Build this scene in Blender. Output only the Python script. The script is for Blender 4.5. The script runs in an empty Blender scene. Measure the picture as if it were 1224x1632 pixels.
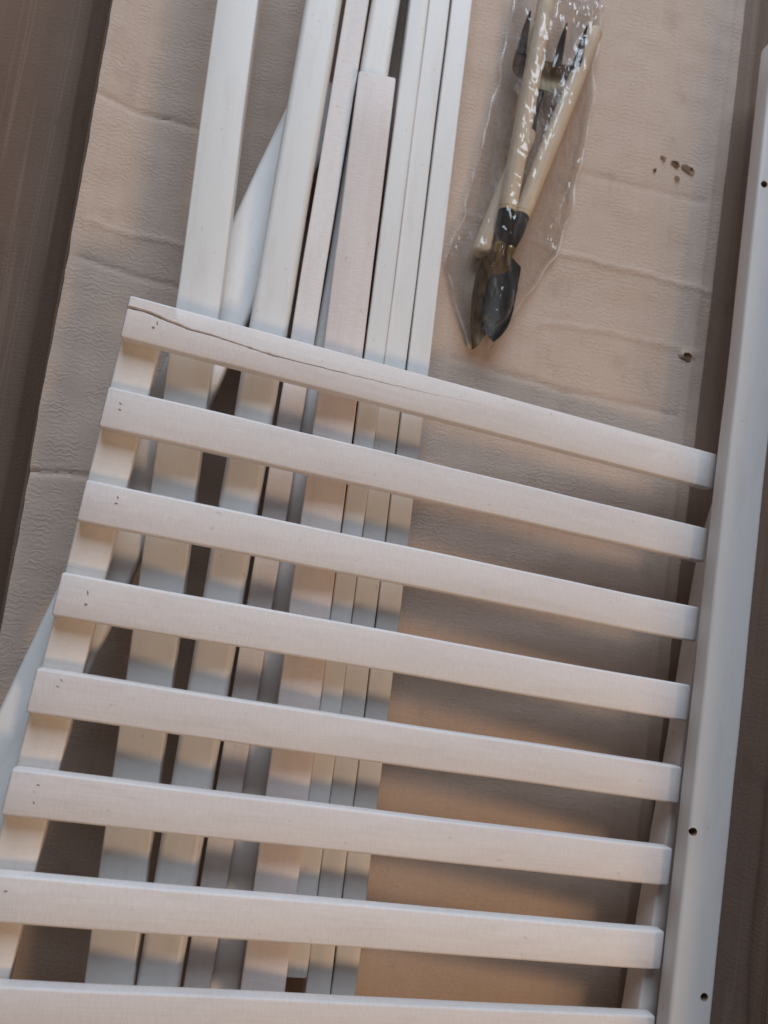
import bpy, bmesh, math, random
import numpy as np
from mathutils import Vector, Matrix, noise

random.seed(7)
S = bpy.context.scene
COL = S.collection

# ------------------------------------------------------------------ camera
cam_d = bpy.data.cameras.new("camera")
cam = bpy.data.objects.new("camera", cam_d)
COL.objects.link(cam)
S.camera = cam
cam_d.sensor_fit = 'VERTICAL'
cam_d.sensor_height = 36.0
cam_d.sensor_width = 27.0
cam_d.lens = 25.81
cam_d.clip_start = 0.01
cam_d.clip_end = 50
cam.matrix_world = Matrix(((0.992099, 0.0, -0.125454, 0.0),
                           (-0.010664, 0.996381, -0.084328, 0.0),
                           (0.125, 0.085, 0.988509, 0.48173),
                           (0, 0, 0, 1)))
cam_d.dof.use_dof = True
cam_d.dof.focus_distance = 0.425
cam_d.dof.aperture_fstop = 5.5

# ------------------------------------------------------------------ world: dim indoor air light
W = bpy.data.worlds.new("World")
S.world = W
W.use_nodes = True
bg = W.node_tree.nodes["Background"]
bg.inputs[0].default_value = (1.0, 0.86, 0.78, 1)
bg.inputs[1].default_value = 0.08


# ------------------------------------------------------------------ lights
def aim(o, target):
    d = Vector(target) - o.location
    o.rotation_euler = d.to_track_quat('-Z', 'Y').to_euler()


# the window of the room, beyond the head of the picture, cool daylight
ld = bpy.data.lights.new("window_light", 'AREA')
ld.shape = 'RECTANGLE'
ld.size = 1.6
ld.size_y = 1.8
ld.energy = 69.0
ld.color = (0.73, 0.86, 1.0)
window_light = bpy.data.objects.new("window_light", ld)
window_light.location = (0.50, 2.25, 1.38)
COL.objects.link(window_light)
aim(window_light, (0.05, 0.0, 0.35))

# the room lamp behind the photographer, warm and small
ld = bpy.data.lights.new("room_lamp", 'POINT')
ld.energy = 44.0
ld.color = (1.0, 0.68, 0.41)
ld.shadow_soft_size = 0.20
room_lamp = bpy.data.objects.new("room_lamp", ld)
room_lamp.location = (0.82, -1.00, 1.35)
COL.objects.link(room_lamp)

S.view_settings.view_transform = 'Standard'
S.view_settings.look = 'None'
S.view_settings.exposure = 0.0
S.view_settings.gamma = 1.0
S.render.engine = 'CYCLES'


# ------------------------------------------------------------------ material helpers
def nt_mat(name):
    m = bpy.data.materials.new(name)
    m.use_nodes = True
    nt = m.node_tree
    b = nt.nodes["Principled BSDF"]
    return m, nt, b


def N(nt, typ, **kw):
    n = nt.nodes.new(typ)
    for k, v in kw.items():
        setattr(n, k, v)
    return n


def coords(nt, scale=(1, 1, 1), rot=(0, 0, 0), rnd=True):
    tc = N(nt, 'ShaderNodeTexCoord')
    mp = N(nt, 'ShaderNodeMapping')
    mp.inputs['Scale'].default_value = scale
    mp.inputs['Rotation'].default_value = rot
    if rnd:
        oi = N(nt, 'ShaderNodeObjectInfo')
        ad = N(nt, 'ShaderNodeVectorMath', operation='ADD')
        sc = N(nt, 'ShaderNodeVectorMath', operation='SCALE')
        cb = N(nt, 'ShaderNodeCombineXYZ')
        nt.links.new(oi.outputs['Random'], cb.inputs[0])
        nt.links.new(oi.outputs['Random'], cb.inputs[1])
        nt.links.new(cb.outputs[0], sc.inputs[0])
        sc.inputs['Scale'].default_value = 3.7
        nt.links.new(tc.outputs['Object'], ad.inputs[0])
        nt.links.new(sc.outputs[0], ad.inputs[1])
        nt.links.new(ad.outputs[0], mp.inputs[0])
    else:
        nt.links.new(tc.outputs['Object'], mp.inputs[0])
    return mp.outputs[0]


def noise_tex(nt, vec, scale, detail=4, rough=0.55):
    n = N(nt, 'ShaderNodeTexNoise')
    n.inputs['Scale'].default_value = scale
    n.inputs['Detail'].default_value = detail
    n.inputs['Roughness'].default_value = rough
    nt.links.new(vec, n.inputs['Vector'])
    return n.outputs['Fac']


def ramp(nt, fac, stops):
    r = N(nt, 'ShaderNodeValToRGB')
    el = r.color_ramp.elements
    while len(el) > 1:
        el.remove(el[-1])
    el[0].position, el[0].color = stops[0][0], (*stops[0][1], 1)
    for p, c in stops[1:]:
        e = el.new(p)
        e.color = (*c, 1)
    nt.links.new(fac, r.inputs[0])
    return r.outputs[0]


def mixc(nt, a, b, fac, mode='MULTIPLY'):
    m = N(nt, 'ShaderNodeMix', data_type='RGBA', blend_type=mode)
    for sock, val in ((m.inputs[0], fac), (m.inputs[6], a), (m.inputs[7], b)):
        if hasattr(val, 'is_output'):
            nt.links.new(val, sock)
        else:
            sock.default_value = val if not isinstance(val, tuple) else (*val, 1)
    return m.outputs[2]


def bump(nt, height, strength, dist, normal=None):
    b = N(nt, 'ShaderNodeBump')
    b.inputs['Strength'].default_value = strength
    b.inputs['Distance'].default_value = dist
    nt.links.new(height, b.inputs['Height'])
    if normal is not None:
        nt.links.new(normal, b.inputs['Normal'])
    return b.outputs[0]


def painted_wood(name, col, col2, rough, grain=1.0):
    """thin white paint over timber; x is the length of the piece"""
    m, nt, b = nt_mat(name)
    broad = noise_tex(nt, coords(nt, (6, 40, 40)), 1.0, 3)
    base = ramp(nt, broad, [(0.3, col), (0.7, col2)])
    cross = noise_tex(nt, coords(nt, (900, 160, 160)), 1.0, 3, 0.6)     # saw marks across the piece
    base = mixc(nt, base, ramp(nt, cross, [(0.3, (0.93, 0.92, 0.92)), (0.65, (1, 1, 1))]), grain)
    along = noise_tex(nt, coords(nt, (25, 900, 900)), 1.0, 2)           # wood fibre along it
    base = mixc(nt, base, ramp(nt, along, [(0.35, (0.975, 0.97, 0.96)), (0.6, (1, 1, 1))]), grain)
    oi = N(nt, 'ShaderNodeObjectInfo')
    base = mixc(nt, base, ramp(nt, oi.outputs['Random'], [(0.0, (0.93, 0.92, 0.915)), (0.5, (0.98, 0.975, 0.98)), (1.0, (1.0, 1.0, 1.0))]), 1.0)
    smear = noise_tex(nt, coords(nt, (14, 90, 90)), 1.0, 5, 0.65)
    base = mixc(nt, base, ramp(nt, smear, [(0.28, (0.90, 0.88, 0.87)), (0.5, (1, 1, 1))]), 0.8)
    spots = noise_tex(nt, coords(nt, (150, 220, 220)), 1.0, 1)
    base = mixc(nt, base, ramp(nt, spots, [(0.22, (0.82, 0.78, 0.74)), (0.27, (1, 1, 1))]), 0.7)
    nt.links.new(base, b.inputs['Base Color'])
    b.inputs['Roughness'].default_value = rough
    b.inputs['Specular IOR Level'].default_value = 0.35
    n1 = bump(nt, cross, 0.35 * grain, 0.0004)
    n2 = bump(nt, along, 0.22 * grain, 0.0003, n1)
    nt.links.new(n2, b.inputs['Normal'])
    return m


M_slat = painted_wood("primed_slat_paint", (0.735, 0.69, 0.685), (0.785, 0.745, 0.74), 0.55, 1.0)
M_raw = painted_wood("primed_raw_paint", (0.705, 0.625, 0.60), (0.755, 0.68, 0.655), 0.6, 1.0)
M_white = painted_wood("white_paint", (0.74, 0.73, 0.72), (0.78, 0.77, 0.76), 0.42, 0.35)
M_post = painted_wood("rail_paint", (0.735, 0.705, 0.69), (0.775, 0.745, 0.735), 0.45, 0.3)
M_stile = painted_wood("stile_paint", (0.73, 0.675, 0.635), (0.78, 0.725, 0.685), 0.55, 0.8)


def card_mat(name, col, col2, ripple=1.0, flutes=0.5, dirt=0.5, lines=0.0):
    m, nt, b = nt_mat(name)
    v = coords(nt, (1, 1, 1), (0, 0, math.radians(8.0)), False)

    def sv(s):
        mp = N(nt, 'ShaderNodeMapping')
        mp.inputs['Scale'].default_value = s
        nt.links.new(v, mp.inputs[0])
        return mp.outputs[0]
    broad = noise_tex(nt, sv((9, 7, 9)), 1.0, 4)
    base = ramp(nt, broad, [(0.3, col), (0.7, col2)])
    streak = noise_tex(nt, sv((260, 9, 100)), 1.0, 3)
    base = mixc(nt, base, ramp(nt, streak, [(0.3, (0.94, 0.935, 0.93)), (0.65, (1, 1, 1))]), flutes)
    fib = noise_tex(nt, sv((500, 700, 500)), 1.0, 2)
    base = mixc(nt, base, ramp(nt, fib, [(0.3, (0.9, 0.89, 0.88)), (0.6, (1, 1, 1))]), 0.8)
    stain = noise_tex(nt, sv((28, 22, 20)), 1.0, 5, 0.65)
    base = mixc(nt, base, ramp(nt, stain, [(0.30, (0.74, 0.72, 0.71)), (0.42, (1, 1, 1))]), dirt)
    if lines:                                              # long pale score lines rubbed along the folds
        ln = noise_tex(nt, sv((70, 0.7, 60)), 1.0, 1, 0.5)
        base = mixc(nt, base, ramp(nt, ln, [(0.485, (0, 0, 0)), (0.5, (0.10, 0.085, 0.075)), (0.515, (0, 0, 0))]), lines, 'ADD')
    nt.links.new(base, b.inputs['Base Color'])
    b.inputs['Roughness'].default_value = 0.78
    b.inputs['Specular IOR Level'].default_value = 0.25
    wv = N(nt, 'ShaderNodeTexWave', wave_type='BANDS', bands_direction='Y')   # short ripples of the paper across the flutes
    wv.inputs['Scale'].default_value = 92
    wv.inputs['Distortion'].default_value = 8.0
    wv.inputs['Detail'].default_value = 1.5
    wv.inputs['Detail Scale'].default_value = 2.4
    nt.links.new(sv((1, 1, 1)), wv.inputs['Vector'])
    rm = N(nt, 'ShaderNodeMath', operation='MULTIPLY')
    nt.links.new(wv.outputs['Fac'], rm.inputs[0])
    nt.links.new(ramp(nt, noise_tex(nt, sv((120, 60, 80)), 1.0, 2), [(0.35, (0.08, 0.08, 0.08)), (0.65, (1, 1, 1))]), rm.inputs[1])
    rip = rm.outputs[0]
    flu = noise_tex(nt, sv((300, 2.5, 100)), 1.0, 1)
    n1 = bump(nt, rip, 0.30 * ripple, 0.00055)
    n2 = bump(nt, flu, 0.45 * flutes, 0.0010, n1)
    n3 = bump(nt, fib, 0.18, 0.0003, n2)
    nt.links.new(n3, b.inputs['Normal'])
    return m


M_card = card_mat("kraft_cardboard", (0.50, 0.39, 0.32), (0.55, 0.435, 0.365))
M_card_out = card_mat("shaded_outer_cardboard", (0.19, 0.126, 0.096), (0.225, 0.15, 0.115), 0.75, 0.3, 0.6, 0.5)  # brown flap board, darkened further: its shade is put into the colour
M_card_wall = card_mat("shaded_wall_cardboard", (0.22, 0.152, 0.118), (0.26, 0.182, 0.142), 0.4, 0.1, 0.7, 0.4)  # same inner board as the bottom panel, with the wall's shade painted in
M_torn = card_mat("torn_paper", (0.50, 0.39, 0.30), (0.56, 0.44, 0.34), 0.6, 0.1, 0.2)
M_core = card_mat("cardboard_core", (0.16, 0.095, 0.06), (0.2, 0.12, 0.075), 0.6, 0.1, 0.2)


def simple(name, col, rough, metal=0.0, var=0.15, scale=120, bumps=0.1, stretch=(1, 1, 1)):
    m, nt, b = nt_mat(name)
    f = noise_tex(nt, coords(nt, stretch), scale, 4)
    lo = tuple(c * (1 - var) for c in col)
    hi = tuple(min(1, c * (1 + var)) for c in col)
    nt.links.new(ramp(nt, f, [(0.3, lo), (0.7, hi)]), b.inputs['Base Color'])
    b.inputs['Roughness'].default_value = rough
    b.inputs['Metallic'].default_value = metal
    nt.links.new(bump(nt, f, bumps, 0.0004), b.inputs['Normal'])
    return m


M_handle = simple("pale_turned_wood", (0.76, 0.645, 0.51), 0.65, 0, 0.12, 1.0, 0.12, (25, 700, 700))
M_black = simple("black_enamel", (0.022, 0.021, 0.022), 0.42, 0.0, 0.3, 160, 0.12)
M_olive = simple("olive_lacquered_steel", (0.15, 0.112, 0.065), 0.42, 0.6, 0.3, 140, 0.15)
M_brass = simple("brassy_neck", (0.42, 0.30, 0.12), 0.28, 0.9, 0.2, 160, 0.1)
M_nail = simple("dark_staple_metal", (0.20, 0.165, 0.15), 0.6, 0.2, 0.4, 600, 0.1)
M_hole = simple("bare_drilled_wood", (0.30, 0.20, 0.13), 0.8, 0, 0.2, 500, 0.1)
M_floor = simple("room_floor_boards", (0.09, 0.045, 0.028), 0.5, 0, 0.25, 1.0, 0.2, (4, 60, 60))

# clear film: reflections by Fresnel, the rest goes straight through
M_film = bpy.data.materials.new("clear_plastic_film")
M_film.use_nodes = True
nt = M_film.node_tree
nt.nodes.remove(nt.nodes["Principled BSDF"])
tr = N(nt, 'ShaderNodeBsdfTransparent')
tr.inputs[0].default_value = (0.985, 0.985, 0.985, 1)
gl = N(nt, 'ShaderNodeBsdfGlossy')
gl.inputs['Roughness'].default_value = 0.05
gl.inputs['Color'].default_value = (1, 1, 1, 1)
fr = N(nt, 'ShaderNodeFresnel')
fr.inputs['IOR'].default_value = 1.5
vo = N(nt, 'ShaderNodeTexVoronoi', distance='CHEBYCHEV')       # crinkled facets of the film
vo.inputs['Scale'].default_value = 1.0
vo.inputs['Randomness'].default_value = 1.0
nt.links.new(coords(nt, (210, 80, 80), (0, 0, math.radians(20))), vo.inputs['Vector'])
bn = bump(nt, vo.outputs['Distance'], 0.62, 0.0030)
nt.links.new(bn, gl.inputs['Normal'])
mx = N(nt, 'ShaderNodeMixShader')
fm = N(nt, 'ShaderNodeMath', operation='MULTIPLY')
fm.inputs[1].default_value = 0.5
nt.links.new(fr.outputs[0], fm.inputs[0])
fa = N(nt, 'ShaderNodeMath', operation='ADD')
fa.inputs[1].default_value = 0.03
nt.links.new(fm.outputs[0], fa.inputs[0])
nt.links.new(fa.outputs[0], mx.inputs[0])
nt.links.new(tr.outputs[0], mx.inputs[1])
nt.links.new(gl.outputs[0], mx.inputs[2])
hz = N(nt, 'ShaderNodeBsdfDiffuse')
hz.inputs[0].default_value = (0.9, 0.9, 0.92, 1)
hm = N(nt, 'ShaderNodeMixShader')
hn = noise_tex(nt, coords(nt, (150, 35, 60), (0, 0, math.radians(-20))), 1.0, 4, 0.7)
nt.links.new(ramp(nt, hn, [(0.42, (0.008, 0.008, 0.008)), (0.60, (0.04, 0.04, 0.04)), (0.72, (0.22, 0.22, 0.22))]), hm.inputs[0])
nt.links.new(mx.outputs[0], hm.inputs[1])
nt.links.new(hz.outputs[0], hm.inputs[2])
nt.links.new(hm.outputs[0], nt.nodes["Material Output"].inputs[0])


M_seam = bpy.data.materials.new("rolled_film_seam")
M_seam.use_nodes = True
nt = M_seam.node_tree
b_ = nt.nodes["Principled BSDF"]
b_.inputs['Base Color'].default_value = (0.85, 0.85, 0.86, 1)
b_.inputs['Roughness'].default_value = 0.15
t_ = N(nt, 'ShaderNodeBsdfTransparent')
x_ = N(nt, 'ShaderNodeMixShader')
sf = noise_tex(nt, coords(nt, (60, 60, 60)), 1.0, 3)
nt.links.new(ramp(nt, sf, [(0.35, (0.02, 0.02, 0.02)), (0.75, (0.5, 0.5, 0.5))]), x_.inputs[0])
nt.links.new(t_.outputs[0], x_.inputs[1])
nt.links.new(b_.outputs[0], x_.inputs[2])
nt.links.new(x_.outputs[0], nt.nodes["Material Output"].inputs[0])


# ------------------------------------------------------------------ object helpers
def link_mesh(name, me, mat, parent=None, mw=None):
    o = bpy.data.objects.new(name, me)
    COL.objects.link(o)
    if mat is not None and not me.materials:
        me.materials.append(mat)
    if parent is not None:
        o.parent = parent
    if mw is not None:
        if parent is not None:
            o.matrix_local = mw
        else:
            o.matrix_world = mw
    return o


def bm_obj(name, bm, mat, parent=None, mw=None, smooth=True):
    me = bpy.data.meshes.new(name)
    bmesh.ops.recalc_face_normals(bm, faces=bm.faces)
    bm.to_mesh(me)
    bm.free()
    if smooth:
        for p in me.polygons:
            p.use_smooth = True
        me.set_sharp_from_angle(angle=math.radians(38))
    return link_mesh(name, me, mat, parent, mw)


def tag(o, label=None, cat=None, group=None, kind=None):
    for k, v in (('label', label), ('category', cat), ('group', group), ('kind', kind)):
        if v:
            o[k] = v
    return o


def empty(name, mw):
    o = bpy.data.objects.new(name, None)
    o.empty_display_size = 0.02
    COL.objects.link(o)
    o.matrix_world = mw
    return o


def beam_bm(length, width, thick, bevel, seg=3, cuts=10, bow=0.0, wob=0.0002, seed=0.0):
    """timber piece: x 0..length, y centred, top face at z = 0, slightly bowed, rounded arrises"""
    bm = bmesh.new()
    prof = []
    hw, r = width / 2, bevel
    for cx, cz, a0 in ((hw - r, -r, 0), (-hw + r, -r, 90), (-hw + r, -thick + r, 180), (hw - r, -thick + r, 270)):
        for k in range(seg + 1):
            a = math.radians(a0 + 90 * k / seg)
            prof.append((cx + r * math.cos(a), cz + r * math.sin(a)))
    xs = [0.0, r * 0.3, r] + [r + (length - 2 * r) * (i + 1) / (cuts + 1) for i in range(cuts)] + [length - r, length - r * 0.3, length]
    rings = []
    for i, x in enumerate(xs):
        e = min(x, length - x)
        ins = 0.0 if e >= r else r * (1 - math.sqrt(max(0.0, 1 - (1 - e / r) ** 2)))
        t = x / length
        dz = bow * math.sin(math.pi * t)
        dy = wob * noise.noise((x * 14, seed, 0.3)) * 3
        dz += wob * noise.noise((x * 11, seed + 9, 0.7)) * 3
        ring = []
        for (y, z) in prof:
            yy = y * (hw - ins) / hw
            zz = (z + thick / 2) * (thick / 2 - ins) / (thick / 2) - thick / 2
            ring.append(bm.verts.new((x, yy + dy, zz + dz)))
        rings.append(ring)
    n = len(prof)
    for a, b in zip(rings, rings[1:]):
        for k in range(n):
            bm.faces.new((a[k], a[(k + 1) % n], b[(k + 1) % n], b[k]))
    bm.faces.new(rings[0])
    bm.faces.new(list(reversed(rings[-1])))
    return bm


def frame_from(p0, p1, up=(0, 0, 1)):
    p0, p1 = Vector(p0), Vector(p1)
    x = (p1 - p0).normalized()
    z = Vector(up) - x * x.dot(Vector(up))
    z.normalize()
    y = z.cross(x)
    return Matrix(((x.x, y.x, z.x, p0.x), (x.y, y.y, z.y, p0.y), (x.z, y.z, z.z, p0.z), (0, 0, 0, 1)))


def along(p0, p1, ext0, ext1):
    """the same line, run on past each given point by so many metres"""
    a, b = Vector(p0), Vector(p1)
    d = (b - a).normalized()
    return a - d * ext0, b + d * ext1


# ------------------------------------------------------------------ room floor
bm = bmesh.new()
bmesh.ops.create_grid(bm, x_segments=2, y_segments=2, size=3)
tag(bm_obj("floor", bm, M_floor, None, Matrix.Translation((0, 0, -0.09)), False), kind="structure")

# ------------------------------------------------------------------ opened cardboard box
box = empty("cardboard_box", Matrix.Translation((0.08, 0.05, -0.004)))
tag(box, "opened brown cardboard box lying flat under the white timber", "cardboard box")
BOXI = box.matrix_world.inverted()


def left_edge(y):        # where the bottom panel ends on the left
    return -0.1149 + (y - 0.3872) * 0.1405 + 0.0012 * noise.noise((y * 14, 1.2, 0)) + 0.0005 * noise.noise((y * 90, 4.2, 0))


def right_fold(y):
    return 0.2837 + (y - 0.0928) * 0.170


CREASES = [  # (points, depth, half width)
    ([(-0.1235, 0.3131), (-0.0932, 0.3065), (-0.0600, 0.3000)], -0.0014, 0.0016),
    ([(-0.1277, 0.2286), (-0.0958, 0.2225), (-0.05, 0.215)], 0.0010, 0.0020),
    ([(-0.1350, 0.2050), (-0.1000, 0.1960), (-0.0713, 0.1886)], -0.0012, 0.0016),
    ([(-0.165, 0.0653), (-0.1317, 0.0646), (-0.10, 0.062)], -0.0016, 0.0018),
    ([(0.1198, 0.2500), (0.1919, 0.2241), (0.2570, 0.2108), (0.30, 0.20)], 0.0012, 0.0024),
    ([(0.1720, 0.1734), (0.2132, 0.1702), (0.29, 0.155)], 0.0008, 0.0022),
    ([(0.1090, 0.1471), (0.19, 0.125), (0.27, 0.11)], -0.0010, 0.0024),
    ([(0.15, 0.30), (0.22, 0.282), (0.30, 0.268)], -0.0006, 0.003),
    ([(0.10, -0.05), (0.17, -0.065), (0.25, -0.075)], 0.0008, 0.003),
]


def crease_h(X, Y):
    h = np.zeros_like(X)
    for pts, dep, hw in CREASES:
        best = np.full_like(X, 9.0)
        for (x0, y0), (x1, y1) in zip(pts, pts[1:]):
            dx, dy = x1 - x0, y1 - y0
            L2 = dx * dx + dy * dy
            t = np.clip(((X - x0) * dx + (Y - y0) * dy) / L2, 0, 1)
            wob = 0.0005 * np.sin((X * 170 + Y * 60)) + 0.0003 * np.sin(X * 410)
            d = np.hypot(X - x0 - t * dx, Y - y0 - t * dy + wob)
            best = np.minimum(best, d)
        h += 0.75 * dep * np.exp(-(best / (0.8 * hw)) ** 2) + 0.35 * dep * np.exp(-(best / (hw * 5)) ** 2)
    return h


def vnoise(X, Y, fx, fy, seed):
    return np.array([noise.noise((a * fx, b * fy, seed)) for a, b in zip(X.ravel(), Y.ravel())]).reshape(X.shape)


def grid_mesh(name, P, mat, parent, thick=0.0):
    """P: (rows, cols, 3) world points -> a sheet (with a back side when thick)"""
    r, c, _ = P.shape
    org = np.array(BOXI.translation)
    V = (P + org).reshape(-1, 3)
    idx = np.arange(r * c).reshape(r, c)
    q = np.stack([idx[:-1, :-1], idx[:-1, 1:], idx[1:, 1:], idx[1:, :-1]], -1).reshape(-1, 4)
    faces = [tuple(f) for f in q.tolist()]
    verts = V.tolist()
    if thick:
        back = V.copy()
        back[:, 2] -= thick
        n0 = r * c
        verts += back.tolist()
        faces += [tuple(n0 + k for k in reversed(f)) for f in q.tolist()]
        ring = list(idx[0, :]) + list(idx[1:, -1]) + list(idx[-1, -2::-1]) + list(idx[-2:0:-1, 0])
        for a, b in zip(ring, ring[1:] + ring[:1]):
            faces.append((int(a), int(a) + n0, int(b) + n0, int(b)))
    me = bpy.data.meshes.new(name)
    me.from_pydata(verts, [], faces)
    me.update()
    me.shade_smooth()
    me.set_sharp_from_angle(angle=math.radians(50))
    return link_mesh(name, me, mat, parent)


# bottom panel: from the torn left edge to the right-hand fold
ny, nx = 640, 230
ys = np.linspace(-0.55, 0.62, ny)
ts = np.linspace(0, 1, nx)
Yg = np.repeat(ys[:, None], nx, 1)
xl = np.array([left_edge(y) for y in ys])
xr = np.array([right_fold(y) for y in ys])
Xg = xl[:, None] + (xr - xl)[:, None] * ts[None, :]
s = Xg - xl[:, None]
Zg = 0.010 * np.exp(-(s / 0.016) ** 1.6) + crease_h(Xg, Yg)
Zg += 0.0012 * vnoise(Xg, Yg, 9, 7, 3.3) + 0.00045 * vnoise(Xg, Yg, 45, 60, 8.1)
Zg += 0.0012 * np.exp(-((xr[:, None] - Xg - 0.010) / 0.0018) ** 2)
grid_mesh("bottom_panel", np.stack([Xg, Yg, Zg], -1), M_card, box, 0.0035)

# the right-hand side wall, bent up and outwards from the fold
prof = [(0.0, 0.0), (0.004, 0.0006), (0.010, 0.0035), (0.014, 0.009), (0.020, 0.017), (0.028, 0.027), (0.036, 0.037),
        (0.042, 0.047), (0.046, 0.060), (0.048, 0.075), (0.049, 0.090), (0.050, 0.12), (0.051, 0.150)]
pp = []
for (a, b) in zip(prof, prof[1:]):
    for k in range(9):
        pp.append((a[0] + (b[0] - a[0]) * k / 9, a[1] + (b[1] - a[1]) * k / 9))
pp.append(prof[-1])
ys2 = np.linspace(-0.55, 0.62, 220)
pa = np.array(pp)
Xw = np.array([right_fold(y) for y in ys2])[:, None] + pa[None, :, 0]
Yw = np.repeat(ys2[:, None], len(pp), 1)
Zw = np.repeat(pa[None, :, 1], len(ys2), 0)
wn = vnoise(Yw, Zw, 26, 40, 5.5) * 0.0016 + vnoise(Yw, Zw, 70, 30, 1.5) * 0.0006
fade = np.clip(pa[:, 1] / 0.006, 0, 1)[None, :]
for z0_, w_, a_ in ((0.022, 0.0016, 0.0012), (0.040, 0.002, -0.0014), (0.052, 0.0018, 0.0012), (0.068, 0.002, -0.0012)):
    wn += a_ * np.exp(-((Zw - z0_ - 0.004 * np.sin(Yw * 9)) / w_) ** 2)
Xw += 0.6 * wn * fade
Zw += 0.8 * wn * fade + 0.0005 + 0.02 * np.clip(pa[:, 1] / 0.13, 0, 1)[None, :] * vnoise(Yw, Yw * 0, 5, 1, 2.2)
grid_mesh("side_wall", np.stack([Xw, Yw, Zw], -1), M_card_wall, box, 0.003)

# the left-hand flap, folded down and away
ys3 = np.linspace(-0.55, 0.62, 200)
q = np.linspace(0, 1, 70)
drop = [(-0.004, -0.004), (0.006, 0.0035), (0.010, 0.0015), (0.015, -0.012), (0.026, -0.034), (0.046, -0.062), (0.12, -0.080), (0.30, -0.085)]
dq = np.linspace(0, 1, len(drop))
dx = np.interp(q, dq, [d[0] for d in drop])
dz = np.interp(q, dq, [d[1] for d in drop])
Xf = np.array([-0.1149 + (y - 0.3872) * 0.1405 for y in ys3])[:, None] - dx[None, :] + 0.004
Yf = np.repeat(ys3[:, None], len(q), 1)
Zf = np.repeat(dz[None, :], len(ys3), 0) - 0.003
Zf = Zf + 0.0016 * vnoise(Xf, Yf, 22, 10, 6.1) + 0.0006 * vnoise(Xf, Yf, 120, 6, 2.6)
for x0, w in ((0.022, 0.0012), (0.047, 0.001), (0.066, 0.001)):
    Zf += 0.0014 * np.exp(-((dx[None, :] - x0) / w) ** 2) * 1.0
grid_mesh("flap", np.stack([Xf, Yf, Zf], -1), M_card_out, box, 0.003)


# torn spots in the paper: a ragged pit of core board with lifted paper beside it
def torn_spot(x, y, z, r, seed, lift=True):
    rnd = random.Random(seed)
    bm = bmesh.new()
    n = 11
    ring = []
    for k in range(n):
        a = 2 * math.pi * k / n
        rr = r * (0.55 + 0.6 * rnd.random())
        ring.append(bm.verts.new((rr * (1.5 + 0.3 * math.sin(3 * a + seed)) * math.cos(a), rr * 0.7 * math.sin(a), 0.0002 * rnd.random())))
    c = bm.verts.new((0, 0, 0.0001))
    for a, b in zip(ring, ring[1:] + ring[:1]):
        bm.faces.new((a, b, c))
    o = bm_obj("torn_hole", bm, M_core, box, Matrix.Translation(Vector((x, y, z)) + BOXI.translation) @ Matrix.Rotation(-0.5, 4, 'Z'), False)
    bm = bmesh.new()
    prev = None
    a0 = rnd.uniform(0, 6.28)
    for k in range(13):
        a = a0 + (3.4 if lift else 2.4) * k / 12
        env = math.sin(math.pi * k / 12)
        r1, r2, r3 = r * (0.75 + 0.15 * rnd.random()), r * (0.95 + 0.2 * rnd.random()), r * (1.25 + 0.35 * rnd.random())
        row = [bm.verts.new((rr * 1.2 * math.cos(a), rr * 0.8 * math.sin(a), zz)) for rr, zz in
               ((r1, 0.0004 + 0.0013 * env), (r2, 0.0004 + 0.0010 * env * (0.5 + rnd.random())), (r3, -0.0004))]
        if prev:
            for q_ in range(2):
                bm.faces.new((prev[q_], prev[q_ + 1], row[q_ + 1], row[q_]))
        prev = row
    bm_obj("torn_paper", bm, M_torn, box, Matrix.Translation(Vector((x, y, z)) + BOXI.translation) @ Matrix.Rotation(-0.5, 4, 'Z'))
    return o


def floor_z(x, y):
    i = int(np.argmin(abs(ys - y)))
    j = int(np.argmin(abs(Xg[i] - x)))
    return float(Zg[i, j])


for k, (x, y, r, lf) in enumerate([(0.2682, 0.3000, 0.0016, False), (0.2777, 0.2958, 0.0026, False), (0.2875, 0.2926, 0.0036, False), (0.2787, 0.2858, 0.0016, False),
                                   (0.2804, 0.1517, 0.0040, True), (0.262, 0.290, 0.001, False)]):
    torn_spot(x, y, floor_z(x, y) + 0.0007, r, 20 + k, lf)

# ------------------------------------------------------------------ loose timber on the box floor
GROUP = "loose white timber bars laid along the box"


def bar(name, p0, p1, e0, e1, width, thick, bevel, mat, label, bow=0.0, seg=3, seed=1.0):
    a, b = along(p0, p1, e0, e1)
    mw = frame_from(a, b)
    o = bm_obj(name, beam_bm((b - a).length, width, thick, bevel, seg, 14, bow, 0.0002, seed), mat, None, mw)
    tag(o, label, "timber bar", GROUP)
    return o


# crossing board, low at its head, carried up over the box edge at its foot
bar("timber_board", (0.0164, 0.3080, 0.0240), (-0.1140, -0.0186, 0.0620), 0.02, 0.20, 0.034, 0.013, 0.003, M_white,
    "wide white board running diagonally beneath the other bars to the left edge", 0, 3, 1)
bar("timber_bar", (-0.0325, 0.3503, 0.0540), (-0.0940, -0.2081, 0.0660), 0.14, 0.10, 0.0247, 0.012, 0.0013, M_white,
    "flat white bar, leftmost of the bars running along the box", 0, 3, 2)
bar("timber_bar", (0.0196, 0.3601, 0.0480), (-0.0693, -0.2110, 0.0640), 0.14, 0.10, 0.0222, 0.022, 0.0038, M_white,
    "thick white bar with rounded arrises, second from the left", 0, 5, 3)
bar("timber_bar", (0.0429, 0.3722, 0.0360), (-0.0470, -0.1993, 0.0520), 0.14, 0.10, 0.0146, 0.0300, 0.0010, M_slat,
    "narrow pinkish white bar just right of the long black gap", 0, 3, 4)
bar("timber_bar", (0.0627, 0.3806, 0.0280), (-0.0329, -0.2040, 0.0440), 0.14, 0.10, 0.0190, 0.0245, 0.0040, M_white,
    "rounded white bar partly hidden under the short pinkish slat", 0, 5, 5)
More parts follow.
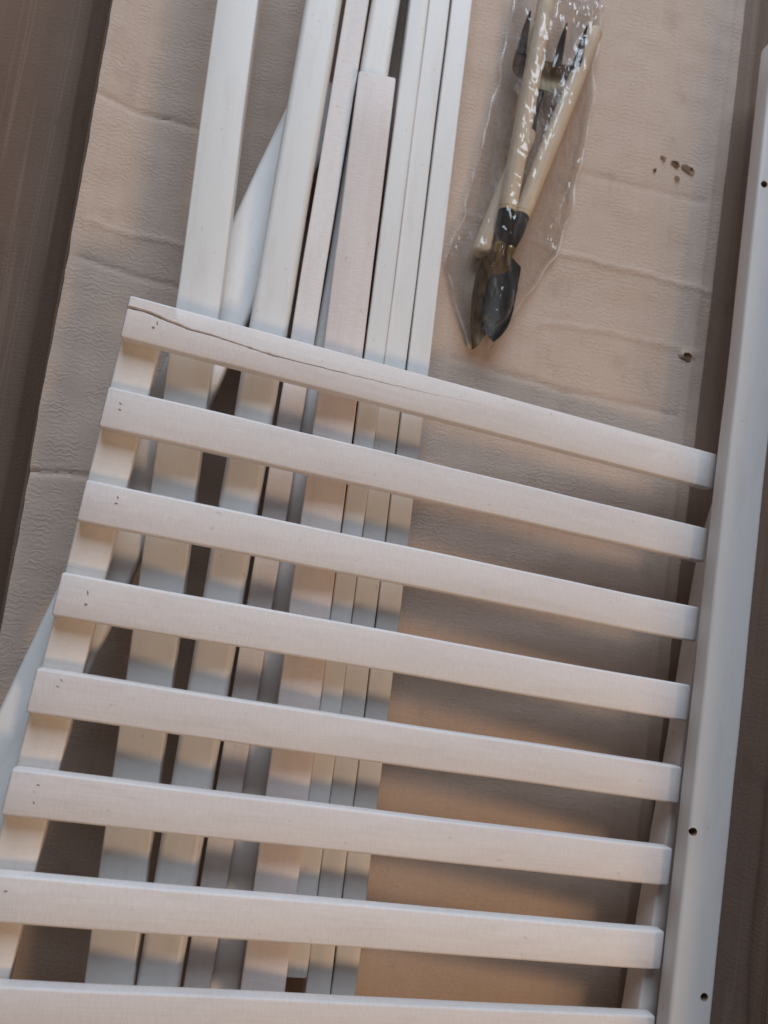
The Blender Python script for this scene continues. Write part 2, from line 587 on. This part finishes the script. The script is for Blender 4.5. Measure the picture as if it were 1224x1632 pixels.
bar("loose_slat", (0.0547, 0.3174, 0.0430), (-0.0153, -0.2236, 0.0600), 0.0, 0.08, 0.0240, 0.0120, 0.0012, M_raw,
    "short pinkish slat lying on top of the bars, its square head in view", 0, 3, 6)
bar("timber_bar", (0.0838, 0.3750, 0.0370), (0.0024, -0.2216, 0.0540), 0.14, 0.0, 0.0125, 0.0345, 0.0012, M_white,
    "narrow white bar whose square foot ends between two slats", 0, 3, 7)
bar("timber_bar", (0.0978, 0.3798, 0.0330), (0.0158, -0.2247, 0.0500), 0.14, 0.10, 0.0138, 0.0305, 0.0010, M_white,
    "narrow white bar, second from the right of the bundle", 0, 3, 8)
bar("timber_bar", (0.1142, 0.3846, 0.0290), (0.0301, -0.2279, 0.0460), 0.14, 0.10, 0.0138, 0.0265, 0.0010, M_white,
    "narrow white bar, rightmost of the bundle, beside the bare cardboard", 0, 3, 9)

# ------------------------------------------------------------------ slatted panel
U = Vector((0.9706, -0.1977, -0.1374)).normalized()
UP = Vector((0.1428, 0.0130, 0.9897))
UP = (UP - U * UP.dot(U)).normalized()
VB = UP.cross(U)                       # up the picture; slats step along -VB
TLc = Vector((-0.0872, 0.1507, 0.0804))
PM = Matrix(((U.x, VB.x, UP.x, TLc.x), (U.y, VB.y, UP.y, TLc.y), (U.z, VB.z, UP.z, TLc.z), (0, 0, 0, 1)))
panel = empty("slatted_panel", PM)
tag(panel, "white slatted panel of eight cross slats lying aslant over the timber bars", "slatted panel")

SLAT_T = 0.0085
SLATS = [  # v at left end, v at right end, u start, u end (metres from the top left corner)
    (-0.0021, -0.0022, -0.0001, 0.3808), (0.0501, 0.0488, 0.0003, 0.3802), (0.1013, 0.1013, 0.0006, 0.3810),
    (0.1507, 0.1515, -0.0003, 0.3815), (0.2001, 0.2022, -0.0010, 0.3816), (0.2493, 0.2510, -0.0010, 0.3812),
    (0.2985, 0.2995, -0.0008, 0.3822), (0.3490, 0.3475, -0.0008, 0.3826)]
SLAT_W = [0.0242, 0.0228, 0.0224, 0.0227, 0.0224, 0.0225, 0.0222, 0.0226]
CRACK = [(-0.001, 0.0070), (0.0124, 0.0072), (0.0211, 0.0087), (0.0334, 0.0103), (0.0489, 0.0104), (0.0679, 0.0117), (0.0796, 0.0126),
         (0.1051, 0.0121), (0.1276, 0.0118), (0.1508, 0.0114), (0.1744, 0.0107), (0.2069, 0.0091)]


def cracked_slat_bm(length, width, thick, r):
    """the split top slat: the crack is a groove that wanders along the face and dies out"""
    bm = bmesh.new()
    xs = sorted(set([0.0, r * 0.4, r] + [i * 0.0022 for i in range(1, int(length / 0.0022))] + [length - r, length - r * 0.4, length]))
    hw = width / 2
    rings = []
    cp = np.array(CRACK)
    for x in xs:
        e = min(x, length - x)
        ins = 0.0 if e >= r else r * (1 - math.sqrt(max(0.0, 1 - (1 - e / r) ** 2)))
        cy = hw - float(np.interp(x, cp[:, 0], cp[:, 1])) + 0.0003 * noise.noise((x * 160, 2.2, 0)) + 0.0002 * noise.noise((x * 520, 3.1, 0))
        if x < 0.05:
            w = 0.00072 - x * 0.006
        else:
            w = max(0.00002, 0.00036 * (1 - (x - 0.05) / 0.16))
        w *= 0.75 + 0.6 * abs(noise.noise((x * 260, 7.7, 0)))
        for kx in (0.0685, 0.079, 0.0825):
            w += 0.0003 * math.exp(-((x - kx) / 0.0013) ** 2)
        dep = 0.0078 if x < 0.21 else 0.0
        if x > 0.21:
            w = 0.00002
        step = 0.0006 * max(0.0, 1 - x / 0.06)      # the upper lip stands a little proud
        prof = [(hw, -thick + r), (hw, -r), (hw - 0.3 * r, -0.3 * r), (hw - r, 0 + step), (cy + w * 1.5, step), (cy + w, -0.0003 + step), (cy, -dep if dep else -0.00001), (cy - w, -0.0003 if dep else 0),
                (cy - w * 1.5, 0), (-hw + r, 0), (-hw + 0.3 * r, -0.3 * r), (-hw, -r), (-hw, -thick + r), (-hw + r, -thick), (hw - r, -thick)]
        ring = []
        for (y, z) in prof:
            yy = y * (hw - ins) / hw
            zz = (z + thick / 2) * (thick / 2 - ins) / (thick / 2) - thick / 2
            ring.append(bm.verts.new((x, yy, zz)))
        rings.append(ring)
    n = len(prof)
    for a, b in zip(rings, rings[1:]):
        for k in range(n):
            bm.faces.new((a[k], a[(k + 1) % n], b[(k + 1) % n], b[k]))
    bm.faces.new(rings[0])
    bm.faces.new(list(reversed(rings[-1])))
    return bm


for i, (v0, v1, u0, u1) in enumerate(SLATS):
    w = SLAT_W[i]
    p0 = Vector((u0, -(v0 + w / 2), 0))
    p1 = Vector((u1, -(v1 + w / 2), 0))
    ml = frame_from(p0, p1)
    Ls = (p1 - p0).length
    if i == 0:
        o = bm_obj("slat", cracked_slat_bm(Ls, w, SLAT_T, 0.0014), M_slat, panel, ml)
        o["label"] = "top slat split by a long crack from its left end"
    else:
        bm_obj("slat", beam_bm(Ls, w, SLAT_T, 0.0015, 3, 20, 0.0, 0.0002, i * 3.1), M_slat, panel, ml)

# left-hand stile under the slat ends
bm_obj("stile", beam_bm(0.405, 0.0205, 0.0135, 0.0012, 3, 20, 0, 0.0002, 41), M_stile, panel,
       frame_from((0.0103, 0.0005, -SLAT_T - 0.0004), (0.0093, -0.40, -SLAT_T - 0.0004)))
# right-hand bearer, set a little askew under the slat ends
bm_obj("bearer", beam_bm(0.44, 0.020, 0.0170, 0.0015, 3, 20, 0, 0.0002, 47), M_stile, panel,
       frame_from((0.4080, 0.02, -SLAT_T - 0.0006), (0.3828, -0.415, -SLAT_T - 0.0006)))

staple_bm = bmesh.new()
bmesh.ops.create_cone(staple_bm, cap_ends=True, segments=10, radius1=0.00045, radius2=0.0004, depth=0.0005)
staple_me = bpy.data.meshes.new("staple")
for vtx in staple_bm.verts:
    vtx.co.x *= 2.0
    vtx.co.y *= 0.7
staple_bm.to_mesh(staple_me)
staple_bm.free()
staple_me.materials.append(M_nail)
for k, (a, b) in enumerate([(0.0083, 0.0579), (0.0087, 0.0613), (0.018, 0.1075), (0.0178, 0.1107), (0.0144, 0.1587), (0.0148, 0.1648),
                            (0.0119, 0.2041), (0.0108, 0.2074), (0.0128, 0.2555), (0.0127, 0.264), (0.0096, 0.3059), (0.017, 0.0055 + 0.004), (0.0155, 0.0125)]):
    o = bpy.data.objects.new("staple", staple_me)
    COL.objects.link(o)
    o.parent = panel
    o.matrix_local = Matrix.Translation((a, -b, 0.00012)) @ Matrix.Rotation(-0.5 + 0.7 * math.sin(k * 2.7), 4, 'Z')

# ------------------------------------------------------------------ drilled post along the right
PT0, PT1 = Vector((0.2933, 0.0918, 0.0500)), Vector((0.2305, -0.2626, 0.0560))


def drilled_post():
    a, b = along(PT0, PT1, 0.275, 0.14)
    Lp = (b - a).length
    mw = frame_from(a, b)
    inv = mw.inverted()
    wdt, th = 0.0262, 0.0150
    bm = beam_bm(Lp, wdt, th, 0.0022, 4, 24, 0, 0.0002, 77)
    bmesh.ops.recalc_face_normals(bm, faces=bm.faces)
    me = bpy.data.meshes.new("post_body")
    bm.to_mesh(me)
    bm.free()
    me.materials.append(M_post)
    me.materials.append(M_hole)
    body = bpy.data.objects.new("post_body", me)
    COL.objects.link(body)
    hb = bmesh.new()
    for (x, y, z) in ((0.2389, -0.1557, 0.0555), (0.2401, -0.2490, 0.0575), (0.3135, 0.2569, 0.05)):
        p = inv @ Vector((x, y, z))
        bmesh.ops.create_cone(hb, cap_ends=True, segments=24, radius1=0.0024, radius2=0.0024, depth=0.018,
                              matrix=Matrix.Translation((p.x, p.y, -0.003)))
    for f in hb.faces:
        f.material_index = 1
    bmesh.ops.recalc_face_normals(hb, faces=hb.faces)
    cm = bpy.data.meshes.new("drill")
    hb.to_mesh(cm)
    hb.free()
    cm.materials.append(M_post)
    cm.materials.append(M_hole)
    cut = bpy.data.objects.new("drill", cm)
    COL.objects.link(cut)
    md = body.modifiers.new("drill", 'BOOLEAN')
    md.operation = 'DIFFERENCE'
    md.object = cut
    md.solver = 'EXACT'
    bpy.context.view_layer.update()
    dg = bpy.context.evaluated_depsgraph_get()
    out = bpy.data.meshes.new_from_object(body.evaluated_get(dg))
    out.name = "drilled_post"
    bpy.data.objects.remove(body)
    bpy.data.objects.remove(cut)
    for p in out.polygons:
        p.use_smooth = True
    out.set_sharp_from_angle(angle=math.radians(38))
    o = link_mesh("drilled_post", out, None, None, mw)
    return o


post = drilled_post()
tag(post, "white post with drilled holes along the right ends of the slats", "post")


# ------------------------------------------------------------------ garden tools
def lathe_bm(profile, seg=24):
    """profile: (x along, radius)"""
    bm = bmesh.new()
    rings = []
    for x, r in profile:
        rings.append([bm.verts.new((x, r * math.cos(2 * math.pi * k / seg), r * math.sin(2 * math.pi * k / seg))) for k in range(seg)])
    for a, b in zip(rings, rings[1:]):
        for k in range(seg):
            bm.faces.new((a[k], a[(k + 1) % seg], b[(k + 1) % seg], b[k]))
    bm.faces.new(rings[0])
    bm.faces.new(list(reversed(rings[-1])))
    return bm


def handle_profile(L, r0, r1):
    pr = [(0.0, 0.0005)]
    for k in range(1, 7):
        a = k / 6 * math.pi / 2
        pr.append((r0 * 0.8 * (1 - math.cos(a)), r0 * math.sin(a)))
    for k in range(1, 9):
        t = k / 9
        pr.append((r0 * 0.8 + (L - r0 * 0.8) * t, r0 + (r1 - r0) * t + 0.0004 * math.sin(t * math.pi)))
    pr += [(L - 0.0026, r1), (L - 0.0024, r1 * 0.95), (L - 0.0020, r1 * 0.95), (L - 0.0018, r1), (L, r1 * 0.97)]
    return pr


def blade_bm(L, W, dish, tip=1.0, th=0.0009, nx=22, ny=11, curl=0.0):
    """dished blade: x 0..L, outline narrows to the tip"""
    bm = bmesh.new()
    top, bot = [], []
    for i in range(nx + 1):
        t = i / nx
        sh = min(1.0, (t / 0.16 + 0.18)) if t < 0.16 else 1.0
        sh *= (1 - max(0, (t - 0.30) / 0.70) ** (1.9 * tip)) ** 0.75 if t > 0.30 else 1
        hw = max(0.0006, W / 2 * sh)
        ra, rb = [], []
        for j in range(ny + 1):
            sgn = -1 + 2 * j / ny
            y = hw * sgn
            z = dish * (sgn * sgn) * (hw / (W / 2)) - dish * 0.6 * math.sin(math.pi * min(1, t * 1.1)) + curl * t * t
            ra.append(bm.verts.new((L * t, y, z + th)))
            rb.append(bm.verts.new((L * t, y, z)))
        top.append(ra)
        bot.append(rb)
    for i in range(nx):
        for j in range(ny):
            bm.faces.new((top[i][j], top[i][j + 1], top[i + 1][j + 1], top[i + 1][j]))
            bm.faces.new((bot[i][j], bot[i + 1][j], bot[i + 1][j + 1], bot[i][j + 1]))
        bm.faces.new((top[i][0], top[i + 1][0], bot[i + 1][0], bot[i][0]))
        bm.faces.new((top[i][ny], bot[i][ny], bot[i + 1][ny], top[i + 1][ny]))
    for j in range(ny):
        bm.faces.new((top[0][j], bot[0][j], bot[0][j + 1], top[0][j + 1]))
        bm.faces.new((top[nx][j], top[nx][j + 1], bot[nx][j + 1], bot[nx][j]))
    return bm


def digging_tool(name, hend, fstart, fend, tip, r0, r1, blade_w, dish, bmat, label, roll=0.0, tipk=1.0):
    hend, fstart, fend, tip = map(Vector, (hend, fstart, fend, tip))
    root = empty(name, Matrix.Translation(hend))
    inv = root.matrix_world.inverted()
    tag(root, label, "garden tool", "small garden tools in the clear bag")
    bm_obj("handle", lathe_bm(handle_profile((fstart - hend).length, r0, r1)), M_handle, root, inv @ frame_from(hend, fstart))
    Lf = (fend - fstart).length
    bm_obj("ferrule", lathe_bm([(0, r1 * 0.90), (0.0006, r1 * 0.98), (Lf * 0.55, r1 * 0.92), (Lf * 0.8, r1 * 0.72), (Lf, r1 * 0.55)]), M_black, root, inv @ frame_from(fstart, fend))
    nd = (tip - fend).normalized()
    bm_obj("neck", lathe_bm([(0, r1 * 0.6), (0.003, r1 * 0.66), (0.005, r1 * 0.52), (0.009, r1 * 0.45), (0.014, r1 * 0.38)], 16), M_brass, root, inv @ frame_from(fend - nd * 0.001, fend + nd * 0.01))
    bs = fend + nd * 0.006
    mw = frame_from(bs, tip)
    bm_obj("blade", blade_bm((tip - bs).length, blade_w, dish, tipk), bmat, root, inv @ mw @ Matrix.Rotation(roll, 4, 'X'))
    return root


digging_tool("trowel", (0.1795, 0.4125, 0.0190), (0.1459, 0.2450, 0.0155), (0.1410, 0.2224, 0.0135), (0.1222, 0.1520, 0.0045), 0.0056, 0.0062, 0.0270, 0.0060,
             M_olive, "small olive bladed trowel, its pale handle running off the photo's top", -0.35, 0.75)
digging_tool("spade", (0.2170, 0.3879, 0.0100), (0.1576, 0.2453, 0.0100), (0.1490, 0.2211, 0.0100), (0.1352, 0.1553, 0.0115), 0.0056, 0.0060, 0.0200, 0.0035,
             M_black, "small spade with blackish blade, the rounded end of its pale handle in view", 0.35, 2.6)

# hand fork: head towards the top, handle under the other two
fb, fe = Vector((0.1272, 0.2160, 0.0075)), Vector((0.1655, 0.3080, 0.0070))
fork = empty("hand_fork", Matrix.Translation(fb))
FI = fork.matrix_world.inverted()
tag(fork, "small hand fork with dark tines towards the top of the bag", "garden tool", "small garden tools in the clear bag")
bm_obj("handle", lathe_bm(handle_profile((fe - fb).length, 0.0062, 0.0055)), M_handle, fork, FI @ frame_from(fb, fe))
fn = Vector((0.1760, 0.3400, 0.0060))
bm_obj("neck", lathe_bm([(0, 0.0046), (0.004, 0.0044), (0.012, 0.0028), ((fn - fe).length, 0.0026)], 16), M_black, fork, FI @ frame_from(fe, fn))
FM = frame_from(fn, Vector((0.1815, 0.3700, 0.0100)))
# palm: curved plate
bm = bmesh.new()
rows = []
for i in range(9):
    t = i / 8
    row_t, row_b = [], []
    for j in range(13):
        sgn = -1 + 2 * j / 12
        hw = 0.006 + 0.0185 * math.sin(min(1, t * 1.6) * math.pi / 2)
        x = 0.020 * t - 0.004 * sgn * sgn * (1 - t)
        z = 0.002 + 0.004 * sgn * sgn - 0.003 * math.sin(t * math.pi)
        row_t.append(bm.verts.new((x, hw * sgn, z + 0.0010)))
        row_b.append(bm.verts.new((x, hw * sgn, z)))
    rows.append((row_t, row_b))
for (a, ab), (b, bb) in zip(rows, rows[1:]):
    for j in range(12):
        bm.faces.new((a[j], a[j + 1], b[j + 1], b[j]))
        bm.faces.new((ab[j], bb[j], bb[j + 1], ab[j + 1]))
    bm.faces.new((a[0], b[0], bb[0], ab[0]))
    bm.faces.new((a[12], ab[12], bb[12], b[12]))
for j in range(12):
    bm.faces.new((rows[0][0][j], rows[0][1][j], rows[0][1][j + 1], rows[0][0][j + 1]))
    bm.faces.new((rows[-1][0][j], rows[-1][0][j + 1], rows[-1][1][j + 1], rows[-1][1][j]))
bm_obj("palm", bm, M_olive, fork, FI @ FM)
for y0 in (-0.0205, -0.0068, 0.0068, 0.0205):
    bm = bmesh.new()
    rings = []
    for i in range(13):
        t = i / 12
        hw = 0.0027 * (1 - t ** 2.2) + 0.0005
        x = 0.018 + 0.026 * t
        zc = 0.0035 + 0.35 * (abs(y0) / 0.0205) ** 2 * 0.008 + 0.006 * t * t
        rings.append([bm.verts.new((x, y0 + hw * cy, zc + cz * 0.0010)) for cy, cz in ((1, 0), (0.6, 1), (-0.6, 1), (-1, 0), (-0.6, -1), (0.6, -1))])
    for a, b in zip(rings, rings[1:]):
        for k in range(6):
            bm.faces.new((a[k], a[(k + 1) % 6], b[(k + 1) % 6], b[k]))
    bm.faces.new(rings[0])
    bm.faces.new(list(reversed(rings[-1])))
    bm_obj("tine", bm, M_black, fork, FI @ FM)

# ------------------------------------------------------------------ clear plastic bag round the tools
bagL = [(0.1632, 0.4400), (0.1612, 0.4184), (0.1482, 0.3602), (0.1331, 0.2986), (0.1163, 0.2431), (0.1048, 0.2157), (0.1109, 0.1894), (0.1178, 0.1611), (0.1206, 0.1530)]
bagR = [(0.2290, 0.4400), (0.2251, 0.4245), (0.2213, 0.3854), (0.2117, 0.3179), (0.1983, 0.2657), (0.1844, 0.2202), (0.1689, 0.2006), (0.1480, 0.1731), (0.1330, 0.1515)]
TOOLS = [((0.1795, 0.4125), (0.1462, 0.2455), 0.0265, 0.0235), ((0.1462, 0.2455), (0.1260, 0.160), 0.0235, 0.016), ((0.2170, 0.3879), (0.1576, 0.2453), 0.018, 0.018),
         ((0.1576, 0.2453), (0.1352, 0.158), 0.018, 0.018), ((0.1272, 0.2160), (0.1655, 0.3080), 0.0155, 0.0145), ((0.176, 0.345), (0.188, 0.385), 0.018, 0.020)]


def poly_at(poly, t):
    ds = [0.0]
    for a, b in zip(poly, poly[1:]):
        ds.append(ds[-1] + math.dist(a, b))
    s_ = t * ds[-1]
    xs_ = np.interp(s_, ds, [p[0] for p in poly])
    ys_ = np.interp(s_, ds, [p[1] for p in poly])
    return float(xs_), float(ys_)


def film_height(x, y):
    h = 0.0
    for (x0, y0), (x1, y1), h0, h1 in TOOLS:
        dx_, dy_ = x1 - x0, y1 - y0
        t = ((x - x0) * dx_ + (y - y0) * dy_) / (dx_ * dx_ + dy_ * dy_)
        t = min(1, max(0, t))
        d = math.hypot(x - x0 - t * dx_, y - y0 - t * dy_)
        hh = h0 + (h1 - h0) * t
        hh += 0.003
        if d < 0.004:
            k = hh
        else:
            k = hh * max(0.0, 1 - (d - 0.004) / 0.034) ** 1.25
        h = max(h, k)
    return h


bm = bmesh.new()
R_, C_ = 190, 100
top = []
for i in range(R_ + 1):
    t = i / R_
    a, b = poly_at(bagL, t), poly_at(bagR, t)
    row = []
    for j in range(C_ + 1):
        s_ = j / C_
        wob = 0.0012 * noise.noise((t * 26, s_ * 2, 1.1)) * math.sin(math.pi * s_) + 0.0030 * noise.noise((t * 14, 5.0 if s_ < .5 else 8.0, 0)) * abs(2 * s_ - 1)
        x = a[0] + (b[0] - a[0]) * s_ + wob
        y = a[1] + (b[1] - a[1]) * s_
        e = math.sin(math.pi * s_) ** 0.45 if 0 < s_ < 1 else 0
        ends = min(1.0, (1 - t) / 0.06 + 0.05)
        ridge = 1 - abs(noise.noise((x * 95 + y * 20, y * 26 - x * 30, 2.0))) * 2.2
        ridge2 = 1 - abs(noise.noise((x * 210 - y * 60, y * 90 + x * 50, 6.0))) * 2.2
        z = 0.0022 + (film_height(x, y) + 0.0012) * min(1, 0.25 + 0.75 * e if film_height(x, y) > 0.012 else e)
        fl = 1.0 - 0.96 * min(1.0, film_height(x, y) / 0.011) ** 1.5
        ac = (x - 0.150) * 0.93 - (y - 0.25) * 0.36        # across the bag; long folds run down its length
        al = (x - 0.150) * 0.36 + (y - 0.25) * 0.93
        ridge3 = 1 - abs(noise.noise((ac * 190, al * 14, 4.0))) * 2.4
        z += e * fl * (0.0030 * max(0, ridge) ** 2 + 0.0030 * max(0, ridge2) ** 2 + 0.0040 * max(0, ridge3) ** 2)
        if y > 0.355:
            z += e * min(1, (y - 0.355) / 0.03) * (0.004 * max(0, ridge) ** 2 + 0.0025 * max(0, ridge2))
        lift = 0.006 * max(0.0, noise.noise((t * 11, 2.0 if s_ < .5 else 6.0, 7.0))) * abs(2 * s_ - 1) ** 3
        row.append(bm.verts.new((x, y, max(0.0016, z * ends + 0.0012 + lift))))
    top.append(row)
for i in range(R_):
    for j in range(C_):
        bm.faces.new((top[i][j], top[i][j + 1], top[i + 1][j + 1], top[i + 1][j]))
bag = bm_obj("plastic_bag", bm, M_film)
for p in bag.data.polygons:
    p.use_smooth = True
# the rolled outer seam of the film
for name_, side in (("seam", bagL), ("seam", bagR)):
    bm = bmesh.new()
    prev = None
    for i in range(121):
        t = i / 120
        x, y = poly_at(side, t)
        x += 0.0030 * noise.noise((t * 14, 5.0 if side is bagL else 8.0, 0))
        z = 0.0036 + 0.006 * max(0.0, noise.noise((t * 11, 2.0 if side is bagL else 6.0, 7.0)))
        r_ = 0.0004 + 0.0005 * abs(noise.noise((t * 40, 9.1, 1.0)))
        ring = [bm.verts.new((x + 1.6 * r_ * math.cos(a_ * math.pi / 4), y, z + r_ * math.sin(a_ * math.pi / 4))) for a_ in range(8)]
        if prev:
            for k in range(8):
                bm.faces.new((prev[k], prev[(k + 1) % 8], ring[(k + 1) % 8], ring[k]))
        prev = ring
    bm_obj(name_, bm, M_seam, bag)
tag(bag, "clear crinkled plastic bag wrapped round the small garden tools", "plastic bag")
